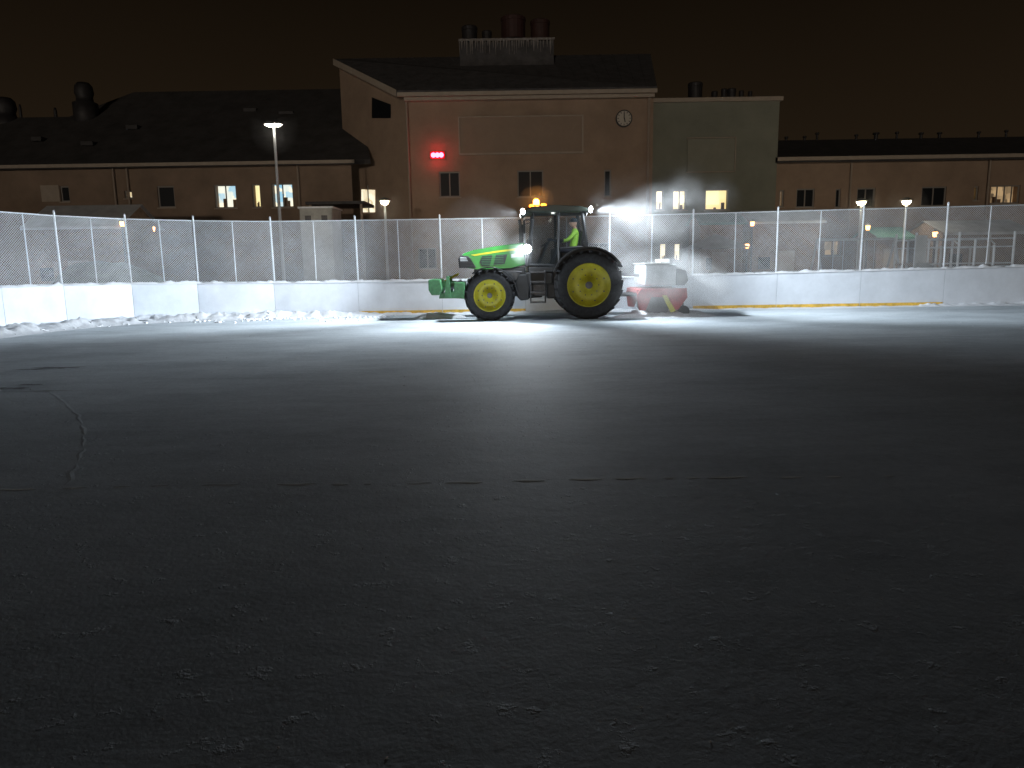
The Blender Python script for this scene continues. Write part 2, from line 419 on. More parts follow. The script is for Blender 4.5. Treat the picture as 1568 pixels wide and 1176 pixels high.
school=root('school_building',(0,42,0))
YM=40.0
x0=PX(622,YM,200); x1=PX(1000,YM,200); zE=PZ(800,143,YM)
wins=[wpx(YM,672,263,704,302,'dark',2),wpx(YM,792,261,832,302,'dark',2),wpx(YM,925,260,936,301,'dark'),
      wpx(YM,640,380,668,412,'dark',2),wpx(YM,900,372,935,402,'dark',2)]
wall(school,YM,x0,x1,0,zE,wins,'plaster','main_front_wall')
bb('main_right_wall',school,(x1-.2,YM+.002,0),(x1,50,zE),'plaster')
xg,zg=P(519,92,44.5); 
polymesh('gable_wall',school,[(x0,YM,0),(xg,44.5,0),(xg,44.5,zg-.1),(x0,YM,zE)],[(0,1,2,3)],'plaster')
def onG(px,py):
    d=fw+RT*((px-784)/F)+UP*((588-py)/F); o=Vector((0,0,EYE)); A=Vector((x0,YM,0)); n=Vector((-(44.5-YM),(xg-x0),0)).normalized()
    t=(A-o).dot(n)/d.dot(n); return o+d*t,n
tri=[onG(*p) for p in ((570,149),(599,160),(599,181),(570,181))]
n=tri[0][1]; sgn=-1 if n.y>0 else 1
polymesh('gable_window',school,[t[0]+n*sgn*.03 for t in tri],[(0,1,2,3)],'glassdark')
g2=[onG(*p)[0]+n*sgn*.03 for p in ((554,290),(575,291),(575,325),(554,325))]
polymesh('gable_door_glass',school,g2,[(0,1,2,3)],'litW')
c=onG(565,300)[0]+n*sgn*.05
cyl('door_mullion',school,c+Vector((0,0,-1)),c+Vector((0,0,.6)),.04,'frame',seg=6)
xr0,zr0=P(534,87,47); xr1,zr1=P(996,85,47); ex0,ez0=P(608,137,YM-.45); ex1,ez1=P(1006,134,YM-.45)
zR=(zr0+zr1)/2; zEv=(ez0+ez1)/2
polymesh('main_roof',school,[(ex0,YM-.45,zEv),(ex1,YM-.45,zEv),(xr1,47,zR),(xg-.25,44.3,zg),(xr0,47,zR),
   (ex0,YM-.45,zEv-.3),(ex1,YM-.45,zEv-.3),(xr1,47,zR-.3),(xg-.25,44.3,zg-.3),(ex1,54,zEv),(xg,54,zEv)],
   [(0,1,2,4,3),(0,5,6,1),(1,6,7,2),(0,3,8,5),(2,9,10,4),(5,8,7,6)],'roofmain')
bb('eave_gutter',school,(ex0,YM-.58,zEv-.32),(ex1,YM-.452,zEv-.12),'trim')
bb('eave_fascia',school,(x0,YM-.40,zEv-.50),(ex1-.1,YM-.003,zEv-.33),'trim')
polymesh('verge_board',school,[(ex0-.05,YM-.47,zEv+.04),(xg-.30,44.28,zg+.04),(xg-.30,44.28,zg-.32),(ex0-.05,YM-.47,zEv-.32)],[(0,1,2,3)],'trim')
bm=bmesh.new()
for k in range(1,24):
    t=k/24; a=Vector((ex0+(ex1-ex0)*t,YM-.45,zEv+.02)); b=Vector((xr0+(xr1-xr0)*t,47,zR+.02)); addcyl(bm,a,b,.02,None,4)
fin('roof_seams',bm,school,'roofmain')
xa,za=P(705,235,YM); xb,zb=P(891,178,YM)
bb('facade_panel',school,(xa,YM-.07,za),(xb,YM-.002,zb),'panel')
bm=bmesh.new()
for (p,q) in (((xa-.08,za-.10),(xb+.08,za-.002)),((xa-.08,zb+.002),(xb+.08,zb+.06)),((xa-.08,za),(xa-.002,zb)),((xb+.002,za),(xb+.08,zb))):
    addbox(bm,((p[0]+q[0])/2,YM-.065,(p[1]+q[1])/2),(q[0]-p[0],.12,q[1]-p[1]))
fin('panel_frame',bm,school,'trim')
for px in (628,991):
    xx=PX(px,YM); cyl('downpipe',school,(xx,YM-.12,0),(xx,YM-.12,zEv-.5),.07,'pipe',seg=8)
cx,cz=P(955,182,YM)
clk=root('wall_clock',(cx,YM,cz))
cyl('clock_case',clk,(cx,YM-.003,cz),(cx,YM-.14,cz),.44,'ventdark',seg=32)
cyl('clock_dial',clk,(cx,YM-.142,cz),(cx,YM-.155,cz),.38,'clockface',seg=32)
bm=bmesh.new(); addbox(bm,(cx,YM-.17,cz+.13),(.045,.02,.30)); addbox(bm,(cx+.03,YM-.175,cz-.09),(.05,.02,.22),Matrix.Rotation(-.2,4,'Y'))
for k in range(12):
    a=k*math.pi/6; addbox(bm,(cx+.32*math.sin(a),YM-.16,cz+.32*math.cos(a)),(.035,.012,.08),Matrix.Rotation(a,4,'Y'))
fin('clock_hands',bm,clk,'ventdark')
sx,sz=P(670,238,YM)
sg=root('red_warning_lamp',(sx,YM,sz)); bb('case',sg,(sx-.40,YM-.14,sz-.20),(sx+.40,YM-.004,sz+.20),'redcase',.05)
for k in (-1,0,1): cyl('lens',sg,(sx+k*.21,YM-.142,sz),(sx+k*.21,YM-.19,sz),.13,'redled',.11,16)
light('lamp_glow','POINT',(sx,YM-.45,sz),18,(1,.03,.05),sg,size=.2)
rp=school
def drum(px0,px1,pt,pb,Y,m,cap=True):
    xa,_=P(px0,pb,Y); xb,zt=P(px1,pt,Y); _,zb=P(px0,pb,Y); r=(xb-xa)/2; c=(xa+xb)/2
    lathe('ventilator',rp,(c,Y,0),[(0,zb),(r*.95,zb),(r*.95,zt-.25),(r,zt-.23),(r,zt-.05),(r*.9,zt),(0,zt+.02)],m,20,False,'Z')
YR=46.0
for a in ((707,731,41,62,'ventdark'),(738,753,48,62,'ventdark'),(767,805,27,62,'rust'),(812,842,32,62,'rust')): drum(a[0],a[1],a[2],a[3],YR,a[4])
xa,za=P(704,86,YR-1.4); xb,zb=P(848,58,YR-1.4)
bb('plant_plinth',rp,(xa,YR-1.35,zR-1.6),(xb,YR+1.2,zb-.15),'roofmain')
bm=bmesh.new(); k=xa
while k<xb:
    hh=(zb-za)*random.uniform(.35,.95); ww=random.uniform(.05,.16)
    addcyl(bm,(k,YR-1.42,zb-.05-hh),(k,YR-1.42,zb-.05),.01,ww*.6,5); k+=random.uniform(.1,.22)
addbox(bm,((xa+xb)/2,YR-1.44,zb-.05),(xb-xa+.1,.07,.12))
fin('plant_icicles',bm,rp,'icicle')
YL=42.0
lx0=-48; lx1=PX(540,YL,300); zL=PZ(300,250,YL)
wins=[wpx(YL,240,285,266,318,'dark',1),wpx(YL,327,283,361,319,'litB',2),wpx(YL,385,282,398,318,'litY',1),wpx(YL,415,281,448,318,'litB',2),
      wpx(YL,190,292,202,304,'litW',1),wpx(YL,91,285,105,309,'dark',1),wpx(YL,-80,285,-40,318,'dark',2),
      wpx(YL,120,372,150,404,'dark',2),wpx(YL,470,372,500,404,'dark',2)]
wall(school,YL,lx0,lx1,0,zL,wins,'plaster2','left_wing_front_wall')
bb('left_wing_end_wall',school,(lx0,YL+.002,0),(lx0+.2,54,zL),'plaster2')
a=wpx(YL,62,284,90,309,'x'); bb('wall_board',school,(a[0],YL-.04,a[2]),(a[1],YL-.002,a[3]),'trim')
for px in (178,199,459):
    xx=PX(px,YL); cyl('downpipe',school,(xx,YL-.12,0),(xx,YL-.12,zL-.1),.06,'pipe',seg=8)
rx0,rz=P(205,141,49); rx1=PX(545,49,141); 
kx,kz=P(150,178,46.5)
polymesh('left_wing_roof',school,[(lx0-1,YL-.5,zL),(lx1+1.2,YL-.5,zL),(rx1,49,rz),(rx0,49,rz),(kx,46.5,kz),(lx0-1,46.5,kz),
    (lx0-1,YL-.5,zL-.25),(lx1+1.2,YL-.5,zL-.25),(lx0-1,56,zL),(lx1+1.2,56,zL)],[(0,1,2,3,4,5),(0,6,7,1),(3,2,9,8),(4,3,8,5)],'roof')
bb('left_gutter',school,(lx0-1,YL-.62,zL-.2),(lx1+.3,YL-.502,zL-.02),'trim')
for px,py,w in ((205,197,.7),(137,222,.7),(385,171,.8),(440,176,.9),(60,215,.6)):
    t=(250-py)/110; Y=YL-.5+7.4*t; xx,zz=P(px,py,Y); box('roof_hatch',school,(xx,Y,zz+.05),(w,.6,.25),'ventdark',.02)
for px,top,base,w in ((127,127,180,26),(6,150,190,30),(84,165,182,5),(30,160,185,4)):
    Y=46.6; xx,zt=P(px,top,Y); _,zb=P(px,base,Y); r=w/2/F*Y
    lathe('ventilator',school,(xx,Y,0),[(0,zb-.8),(r*1.3,zb-.8),(r*1.3,zt-1.2),(r*.9,zt-1.1),(r*.85,zt-.85),(r,zt-.6),(r*.9,zt-.2),(r*.6,zt),(0,zt+.02)],'ventdark',16,True,'Z')
YG=42.5
gx0=x1; gx1=PX(1192,YG,200); zG=PZ(1100,156,YG)
wins=[wpx(YG,1030,291,1052,322,'litW',2),wpx(YG,1080,290,1117,322,'litY',1),wpx(YG,1004,291,1017,322,'litW',1),
      wpx(YG,1010,372,1022,400,'litW',1),wpx(YG,1032,372,1044,400,'litW',1),wpx(YG,1138,372,1160,396,'litD',1)]
wall(school,YG,gx0,gx1,0,zG,wins,'plasterG','green_block_front_wall')
bb('green_block_side',school,(gx1-.2,YG+.002,0),(gx1,54,zG-.002),'plasterG')
bb('green_block_parapet',school,(gx0,YG-.15,zG),(gx1+.15,54,zG+.22),'trim')
a=wpx(YG,1053,213,1125,263,'x'); bb('panel_green',school,(a[0],YG-.08,a[2]),(a[1],YG-.002,a[3]),'panelG')
bm=bmesh.new()
addbox(bm,((a[0]+a[1])/2,YG-.09,a[3]+.04),(a[1]-a[0]+.1,.1,.05)); addbox(bm,((a[0]+a[1])/2,YG-.09,a[2]-.04),(a[1]-a[0]+.1,.1,.05)); addbox(bm,(a[1]+.03,YG-.09,(a[2]+a[3])/2),(.05,.1,a[3]-a[2]+.1))
fin('panel_edge',bm,school,'trim')
for a in ((1053,1076,127,153),(1089,1099,140,153),(1104,1113,136,153),(1113,1127,136,153),(1131,1139,139,153),(1145,1152,140,153)): drum(a[0],a[1],a[2],a[3],YG+1.5,'ventdark')
YW=43.0
wx0=gx1; wx1=52; zW=PZ(1380,240,YW)
wins=[wpx(YW,1185+9,291,1201,317,'litW',1),wpx(YW,1220,289,1248,318,'dark',2),wpx(YW,1280,289,1288,318,'dark',1),wpx(YW,1313,288,1341,318,'dark',2),
      wpx(YW,1412,286,1450,316,'dark',2),wpx(YW,1492,285,1499,307,'litY',1),wpx(YW,1518,284,1563,312,'litD',4),wpx(YW,1620,284,1660,312,'dark',2),
      wpx(YW,1262,368,1290,392,'litD',2),wpx(YW,1460,364,1484,388,'litW',2)]
wins=[w for w in wins if w[0]>wx0+.05]
wall(school,YW,wx0,wx1,0,zW,wins,'plaster','right_wing_front_wall')
bb('right_wing_end_wall',school,(wx1-.2,YW+.002,0),(wx1,54,zW),'plaster')
zwr=PZ(1380,212,47.5)
polymesh('right_wing_roof',school,[(wx0-.1,YW-.5,zW),(wx1+.5,YW-.5,zW),(wx1+.5,47.5,zwr),(wx0-.1,47.5,zwr),(wx1+.5,55,zW),(wx0-.1,55,zW),(wx0-.1,YW-.5,zW-.3),(wx1+.5,YW-.5,zW-.3)],
   [(0,1,2,3),(3,2,4,5),(0,6,7,1)],'roof')
bb('right_gutter',school,(wx0,YW-.62,zW-.2),(wx1+.5,YW-.502,zW),'trim')
for px in (1204,1232,1251,1311,1341,1373,1410,1438,1498,1540):
    Y=47.4; xx=PX(px,Y,212); zb=zwr-.3
    r=random.choice([.07,.09,.12]); h=random.uniform(.35,.6)
    lathe('roof_vent',school,(xx,Y,0),[(0,zb),(r,zb),(r,zb+h),(r*1.8,zb+h+.03),(r*1.6,zb+h+.12),(0,zb+h+.15)],'ventdark',12,False,'Z')
for px in (1300,1510):
    xx=PX(px,YW); cyl('downpipe',school,(xx,YW-.12,0),(xx,YW-.12,zW-.1),.06,'pipe',seg=8)
bb('rear_wall',school,(lx0,54.05,0),(wx1,54.25,zL-.1),'plaster2')

# ---------------------------------------------------------------- yard things
def lamp(px,py,Y,kind,power,col,h_arm=0):
    x,z=P(px,py,Y); r=root('street_lamp',(x,Y,0))
    cyl('pole',r,(x,Y,0),(x,Y,z-.05),.07 if kind!='tall' else .08,'pole',.05,10)
    cyl('base_collar',r,(x,Y,0),(x,Y,.5),.10,'pole',seg=10)
    if kind=='tall':
        for s in (-1,1):
            lathe('lamp_head',r,(x+s*.16,Y-.05,z),[(0,.10),(.12,.09),(.24,.02),(.25,-.02),(.2,-.03)],'lampshell',18,True,'Z')
            lathe('lens',r,(x+s*.16,Y-.05,z),[(0,-.12),(.12,-.09),(.19,-.031),(0,-.03)],'lampW',18,True,'Z')
        cyl('bracket',r,(x-.2,Y,z),(x+.2,Y,z),.03,'pole',seg=8)
    else:
        lathe('lamp_head',r,(x,Y,z),[(0,.20),(.12,.18),(.27,.08),(.28,.05),(.2,.04)],'lampshell',18,True,'Z')
        lathe('lens',r,(x,Y,z),[(0,-.14),(.13,-.12),(.19,-.02),(.20,.039),(0,.04)],'lampY',18,True,'Z')
    light('lamp_light','POINT',(x,Y,z-.28),power,col,r,size=.08)
    vol('lamp_halo',(x,Y,z-.2),(1.0,.7,1.0),.016 if kind!='tall' else .0035,1,True,.1,pa=r)  # scattering ball added to imitate the halo around the lamp
lamp(419,190,31,'tall',420,(1,.92,.80))
lamp(589,309,34,'s',200,(1,.86,.66)); lamp(1319,310,34,'s',190,(1,.87,.66)); lamp(1388,309,34,'s',190,(1,.87,.66))
def wlamp(px,py,Y,pw=25):
    x,z=P(px,py,Y); r=root('bollard_lamp',(x,Y,0)); cyl('post',r,(x,Y,0),(x,Y,z-.12),.05,'metal',seg=8)
    lathe('shade',r,(x,Y,z),[(0,.2),(.05,.18),(.16,.1),(.16,.08),(0,.08)],'lampshell',12,True,'Z')
    lathe('lens',r,(x,Y,z),[(0,-.14),(.08,-.12),(.10,.07),(0,.07)],'lampO',12,True,'Z'); light('lamp_light','POINT',(x,Y,z-.2),pw,(1,.55,.25),r,size=.05)
for a in ((187,342,32.6,50),(234,350,36),(1152,342,36.5,40),(1329,348,34.6,50),(1144,376,35,30),(1432,358,30,30)): wlamp(*a)
def shed(px0,px1,pyr,pye,Y,dep,m,rm):
    xa=PX(px0,Y,340); xb=PX(px1,Y,340); zr=PZ((px0+px1)/2,pyr,Y); ze=PZ((px0+px1)/2,pye,Y)
    r=root('garden_shed',((xa+xb)/2,Y,0))
    bb('walls',r,(xa+.15,Y,0),(xb-.15,Y+dep,ze),m)
    polymesh('gables',r,[(xa+.16,Y,ze),(xa+.16,Y+dep,ze),(xa+.16,Y+dep/2,zr-.05),(xb-.16,Y,ze),(xb-.16,Y+dep,ze),(xb-.16,Y+dep/2,zr-.05)],[(0,1,2),(3,4,5)],m)
    polymesh('roof',r,[(xa,Y-.3,ze-.1),(xb,Y-.3,ze-.1),(xb,Y+dep/2,zr),(xa,Y+dep/2,zr),(xb,Y+dep+.3,ze-.1),(xa,Y+dep+.3,ze-.1),
       (xa,Y-.3,ze-.22),(xb,Y-.3,ze-.22)],[(0,1,2,3),(3,2,4,5),(0,6,7,1)],rm)
    bb('door',r,((xa+xb)/2-.45,Y-.04,0),((xa+xb)/2+.45,Y-.003,min(2,ze-.2)),'trim')
    bb('window',r,(xa+.5,Y-.03,1.1),(xa+1.1,Y-.003,1.7),'glassdark')
shed(36,190,309,344,33,3.6,'wood','snowroof'); shed(1148,1262,318,336,37,3,'wood','snowroof'); shed(1068,1142,324,338,38,2.4,'wood','tealroof')
shed(1440,1580,334,352,33,3,'wood','snowroof'); shed(1340,1400,346,360,35,2.2,'wood','tealroof')
Y=37; xa=PX(459,Y,335); xb=PX(509,Y,335); zt=PZ(484,319,Y)
r=root('white_service_cabin',((xa+xb)/2,Y,0)); bb('body',r,(xa,Y,.15),(xb,Y+2,zt),'whitebox',.04); bb('roof_lip',r,(xa-.06,Y-.06,zt+.002),(xb+.06,Y+2.06,zt+.09),'snow')
for k in (0,1):
    a=xa+.08+k*(xb-xa)/2; bb('door_leaf',r,(a,Y-.03,.3),(a+(xb-xa)/2-.14,Y-.003,zt-.15),'whitebox'); bb('vent_grille',r,(a+.2,Y-.05,zt-.6),(a+.5,Y-.031,zt-.35),'metal')
bb('skid',r,(xa+.1,Y+.1,0),(xb-.1,Y+1.9,.149),'metal')
Y=39; xa=PX(468,Y,320); xb=PX(558,Y,320); z=PZ(520,308,Y)
r=root('entrance_canopy',((xa+xb)/2,Y,0)); bb('slab',r,(xa,Y,z-.15),(xb,YL-.1,z),'ventdark'); 
for xx in (xa+.2,xb-.2): cyl('column',r,(xx,Y+.2,0),(xx,Y+.2,z-.151),.08,'pipe',seg=8)
Y=27; r=root('playground_climbing_frame',(PX(1460,Y),Y,0)); bm=bmesh.new()
xs=[PX(p,Y) for p in (1408,1428,1448,1475,1500,1530,1560)]
for k,xx in enumerate(xs):
    for yy in (Y,Y+1.4): addcyl(bm,(xx,yy,0),(xx,yy,2.45-.25*(k%3)),.045,None,8)
for z in (.7,1.3,1.9,2.2):
    for yy in (Y,Y+1.4): addcyl(bm,(xs[0],yy,z),(xs[-1],yy,z),.03,None,6)
for k in range(6): addcyl(bm,(xs[k],Y,2.2-.2*(k%2)),(xs[k+1],Y+1.4,2.2),.03,None,6)
fin('bars',bm,r,'galv')
bb('platform',r,(xs[0],Y,1.25),(xs[2],Y+1.4,1.33),'wood'); bb('side_panel',r,(xs[0]-.03,Y-.06,.3),(xs[1]-.1,Y-.002,2.35),'whitebox'); polymesh('slide',r,[(xs[0],Y-.1,1.35),(xs[1],Y-.1,1.35),(xs[1]-.2,Y-2.0,.15),(xs[0]-.2,Y-2.0,.15)],[(0,1,2,3)],'whitebox')
Y=29; xa=PX(1255,Y); xb=PX(1375,Y); r=root('swing_set',((xa+xb)/2,Y,0)); bm=bmesh.new()
for xx in (xa,xb):
    for s in (-1,1): addcyl(bm,(xx,Y+s*.9,0),(xx,Y,2.3),.045,None,8)
addcyl(bm,(xa,Y,2.3),(xb,Y,2.3),.05,None,8)
for t in (.28,.68):
    for e in (-.2,.2):
        xx=xa+(xb-xa)*t+e; addcyl(bm,(xx,Y,2.3),(xx,Y,.5),.012,None,5)
    addbox(bm,(xa+(xb-xa)*t,Y,.48),(.46,.2,.04))
fin('frame_and_swings',bm,r,'galv')
Y=32; xa=PX(1075,Y); xb=PX(1140,Y); r=root('picnic_shelter',((xa+xb)/2,Y,0)); bm=bmesh.new()
for xx in (xa,xb):
    for yy in (Y,Y+2): addcyl(bm,(xx,yy,0),(xx,yy,2.1),.06,None,8)
addbox(bm,((xa+xb)/2,Y+1,.75),(1.4,.6,.06)); addbox(bm,((xa+xb)/2,Y+1,.37),(.2,.3,.70))
fin('posts_and_table',bm,r,'wood')
polymesh('roof',r,[(xa-.3,Y-.3,2.1),(xb+.3,Y-.3,2.1),(xb+.3,Y+2.3,2.1),(xa-.3,Y+2.3,2.1),((xa+xb)/2,Y+1,2.75)],[(0,1,4),(1,2,4),(2,3,4),(3,0,4),(3,2,1,0)],'snowroof')
S=[];Fc=[];nx,ny=24,12
for i in range(nx+1):
    for j in range(ny+1):
        u,v=i/nx,j/ny; x=-16.6+u*6.0; y=24.6+v*1.8
        h=math.sin(math.pi*u)**.6*math.sin(math.pi*v)**.5*2.4*(1.05-.6*u)+.18*noise.noise(Vector((x*1.6,y*1.6,0)))
        S.append((x,y,max(.005,h)))
for i in range(nx):
    for j in range(ny):
        a=i*(ny+1)+j; Fc.append((a,a+1,a+ny+2,a+ny+1))
polymesh('tarpaulin_cover',None,S,Fc,'net')

# ---------------------------------------------------------------- tractor  (front = -x, camera side = -y)
T=root('tractor',(2.13,20.8,0),local=True)
def lugs(bm,c,R,w,n,ys):
    for i in range(n):
        for s in (-1,1):
            a=2*math.pi*(i+(.5 if s>0 else 0))/n
            rot=Matrix.Rotation(-a,4,'Y')@Matrix.Rotation(s*.75,4,'X')
            pos=(c[0]+R*math.cos(a),c[1]+s*w*.25,c[2]+R*math.sin(a))
            addbox(bm,pos,(.07,w*.58,.055),rot)
def wheel(nm,x,y,R,ri,w,side,n):
    c=(x,y,R); h=w/2; b=R-.05
    lathe(nm+'_tyre',T,c,[(ri,-h*.78),(ri+.03,-h*.92),(ri+(b-ri)*.45,-h*1.02),(ri+(b-ri)*.8,-h*.98),(b-.012,-h*.86),(b,-h*.5),(b+.01,0),(b,h*.5),(b-.012,h*.86),(ri+(b-ri)*.8,h*.98),(ri+(b-ri)*.45,h*1.02),(ri+.03,h*.92),(ri,h*.78)],'tyre',56)
    bm=bmesh.new(); lugs(bm,c,R-.035,w,n,0); fin(nm+'_tread',bm,T,'tyre')
    s=side
    prof=[(ri+.012,.80*h),(ri+.005,.86*h),(ri-.02,.84*h),(ri-.035,.66*h),(ri-.07,.60*h),(ri*.80,.34*h),(ri*.62,.26*h),(ri*.56,.30*h),(ri*.40,.34*h),(ri*.36,.50*h),(ri*.20,.56*h),(ri*.19,.75*h),(.001,.78*h)]
    lathe(nm+'_rim',T,c,[(r,s*v) for r,v in prof],'tyellow',48)
    lathe(nm+'_rim_barrel',T,c,[(ri-.002,-h*.8),(ri-.002,h*.8)],'tyellow',40)
    bm=bmesh.new()
    for k in range(10):
        a=k*math.pi/5; p=(x+ri*.48*math.cos(a),y+s*.33*h,R+ri*.48*math.sin(a)); addcyl(bm,p,(p[0],p[1]+s*.04,p[2]),.018,None,6)
    for k in range(8):
        a=(k+.5)*math.pi/4; p=(x+ri*.78*math.cos(a),y+s*.36*h,R+ri*.78*math.sin(a)); addcyl(bm,p,(p[0],p[1]+s*.03,p[2]),.022,None,6)
    fin(nm+'_bolts',bm,T,'metal')
    lathe(nm+'_hub',T,c,[(ri*.17,s*.76*h),(ri*.17,s*.90*h),(.001,s*.92*h)],'metal',20,False)
for s,nm in ((-1,'near'),(1,'far')):
    wheel('rear_wheel_'+nm,0,s*.92,.93,.585,.54,s,22)
    wheel('front_wheel_'+nm,-2.70,s*.94,.69,.43,.44,s,20)
bb('chassis',T,(-3.35,-.24,.62),(.35,.24,1.15),'metal',.04)
bb('engine_block',T,(-3.15,-.33,.95),(-1.7,.33,1.44),'black',.04)
bm=bmesh.new()
for k in range(5): addcyl(bm,(-2.95+k*.26,-.30,1.05),(-2.95+k*.26,-.42,1.05),.07,None,12)
addbox(bm,(-2.1,-.38,1.22),(.45,.12,.28)); addcyl(bm,(-3.0,-.40,1.33),(-1.8,-.42,1.30),.03,None,8); addcyl(bm,(-2.6,-.42,.9),(-1.7,-.5,.85),.035,None,8)
fin('engine_details',bm,T,'metal')
cyl('front_axle',T,(-2.7,-.85,.69),(-2.7,.85,.69),.11,'metal'); cyl('rear_axle',T,(0,-.85,.93),(0,.85,.93),.17,'metal')
bb('transmission',T,(-1.1,-.4,.55),(.45,.4,1.45),'black',.05)
prism('bonnet',T,[(-3.50,1.46),(-3.53,1.70),(-3.46,1.83),(-3.15,1.93),(-2.5,2.03),(-1.72,2.12),(-1.70,1.50),(-2.1,1.42),(-2.75,1.40),(-3.1,1.40)],-.42,.42,'green',.05)
for nm_,ya,yb in (('bonnet_stripe',-.424,-.418),('bonnet_stripe_far',.418,.424)):
    prism(nm_,T,[(-3.22,1.80),(-2.5,1.90),(-1.74,1.985),(-1.74,1.93),(-2.5,1.85),(-3.12,1.765)],ya,yb,'tyellow')
prism('nose_grille',T,[(-3.56,1.44),(-3.58,1.70),(-3.50,1.80),(-3.28,1.76),(-3.08,1.44)],-.43,.43,'black',.015)
bm=bmesh.new()
for k in range(7): addbox(bm,(-3.30-.012*k,0,1.47+k*.04),(.44-.02*k,.885,.010))
fin('nose_grille_bars',bm,T,'metal')
for s in (-1,1):
    prism('headlamp_lens',T,[(-3.52,1.62),(-3.52,1.74),(-3.36,1.73),(-3.30,1.62)],s*.431,s*.438,'hopper')
prism('side_grille_a',T,[(-2.98,1.60),(-2.90,1.76),(-2.62,1.79),(-2.70,1.48),(-2.92,1.48)],-.427,-.419,'black')
prism('side_grille_b',T,[(-2.60,1.50),(-2.52,1.79),(-2.20,1.80),(-2.28,1.54)],-.427,-.419,'black')
bm=bmesh.new()
for k in range(6): addbox(bm,(-2.62,-.430,1.52+k*.048),(.62,.006,.012))
fin('side_grille_slats',bm,T,'greend')
prism('bonnet_badge',T,[(-2.1,1.70),(-2.1,1.80),(-1.8,1.83),(-1.8,1.73)],-.424,-.419,'hopper')
for s in (-1,1):
    ringarc('front_fender',T,(-2.70,.69),.74,.77,8,128,s*1.15,s*.70,'black')
    cyl('fender_bracket',T,(-2.62,s*.4,1.0),(-2.55,s*.9,1.43),.03,'metal',seg=8)
    ringarc('rear_fender',T,(0,.93),.99,1.03,28,158,s*1.20,s*.58,'black',26)
    ringarc('rear_fender_inner',T,(0,.93),.45,.99,30,160,s*.60,s*.56,'black',20)
bb('front_hitch_frame',T,(-3.72,-.45,.62),(-3.42,.45,1.05),'greend',.03)
for s in (-1,1):
    prism('lift_arm',T,[(-4.15,.60),(-4.12,.74),(-3.6,.78),(-3.4,.70),(-3.4,.58),(-3.7,.60)],s*.42-.04,s*.42+.04,'greend',.01)
    cyl('lift_ram',T,(-4.0,s*.42,.72),(-3.55,s*.36,1.08),.04,'metal',seg=10)
    prism('hitch_upright',T,[(-3.98,.62),(-3.92,1.22),(-3.84,1.22),(-3.80,.62)],s*.5-.03,s*.5+.03,'greend',.008)
prism('ballast_block',T,[(-4.42,.84),(-4.42,1.12),(-4.32,1.15),(-4.08,1.14),(-4.04,.84),(-4.12,.70),(-4.34,.70)],-.60,.60,'greend',.03)
bb('ballast_plate',T,(-4.05,-.30,.9),(-3.66,.30,1.08),'greend',.02)
cyl('top_link',T,(-4.05,0,1.05),(-3.6,0,1.28),.03,'tyellow',seg=8)
for s in (-1,1):
    y=s*.74
    def bar(nm,a,b,w=.05,m='black'):
        cyl(nm,T,(a[0],y,a[1]),(b[0],y*.96,b[1]),w,m,seg=6)
    bar('pillar_a',(-1.60,1.50),(-1.48,2.90),.045); bar('pillar_b',(-.78,1.45),(-.80,2.90),.04); bar('pillar_c',(-.02,1.95),(-.14,2.90),.05)
    bar('sill',(-1.60,1.50),(-.72,1.46),.045); bar('window_rail',(-.76,1.93),(-.02,1.97),.035)
    prism('door_glass',T,[(-1.58,1.52),(-1.47,2.88),(-.82,2.88),(-.80,1.50)],y*.985-.004,y*.985+.004,'glass')
    prism('quarter_glass',T,[(-.76,1.96),(-.78,2.88),(-.15,2.88),(-.05,1.98)],y*.985-.004,y*.985+.004,'glass')
    cyl('grab_rail',T,(-1.66,s*.82,1.5),(-1.60,s*.82,2.25),.015,'black',seg=6)
    cyl('mirror_arm',T,(-1.5,s*.75,2.72),(-1.72,s*1.10,2.68),.015,'black',seg=6)
    box('mirror',T,(-1.74,s*1.14,2.50),(.05,.17,.36),'black',.02)
prism('windscreen',T,[(-1.62,1.9),(-1.50,2.88),(-1.49,2.88),(-1.61,1.9)],-.70,.70,'glass')
prism('rear_glass',T,[(-.04,1.98),(-.15,2.88),(-.14,2.88),(-.03,1.98)],-.70,.70,'glass')
prism('cab_roof',T,[(-1.72,2.90),(-1.70,3.00),(-1.52,3.06),(-.9,3.09),(-.25,3.06),(.00,3.00),(.04,2.90)],-.84,.84,'roofcab',.04)
bb('cab_floor',T,(-1.62,-.74,1.30),(-.05,.74,1.44),'black',.03)
bb('cab_lower_side',T,(-1.72,-.70,.95),(-.95,.70,1.299),'black',.04)
bb('cab_firewall',T,(-1.70,-.55,1.45),(-1.62,.55,1.95),'black',.02)
bb('seat_base',T,(-.62,-.25,1.45),(-.14,.25,1.78),'black',.05); prism('seat_back',T,[(-.20,1.78),(-.10,2.42),(-.02,2.42),(-.08,1.78)],-.24,.24,'black',.03)
cyl('steering_column',T,(-1.35,0,1.45),(-1.08,0,2.08),.05,'black',seg=10)
tw=lathe('steering_wheel',T,(0,0,0),[(.205+.018*math.cos(a*math.pi/4),.018*math.sin(a*math.pi/4)) for a in range(9)],'black',28,True,'Z')
tw.location=(-1.06,0,2.11); tw.rotation_euler=(0,math.radians(-30),0)
cyl('steering_hub',T,(-1.09,0,2.05),(-1.055,0,2.115),.05,'black',seg=10)
bm=bmesh.new(); addcyl(bm,(-1.06,-.2,2.11),(-1.06,.2,2.11),.012,None,6); fin('steering_spoke',bm,T,'black')
bb('console',T,(-.95,.3,1.45),(-.2,.6,1.95),'black',.04)
bm=bmesh.new()
for k,z in enumerate((.48,.76,1.04,1.3)): addbox(bm,(-1.38,-.98+.05*k,z),(.42,.26,.035))
for xx in (-1.58,-1.18): addcyl(bm,(xx,-1.02,.46),(xx,-.82,1.34),.022,None,6)
fin('cab_steps',bm,T,'metal')
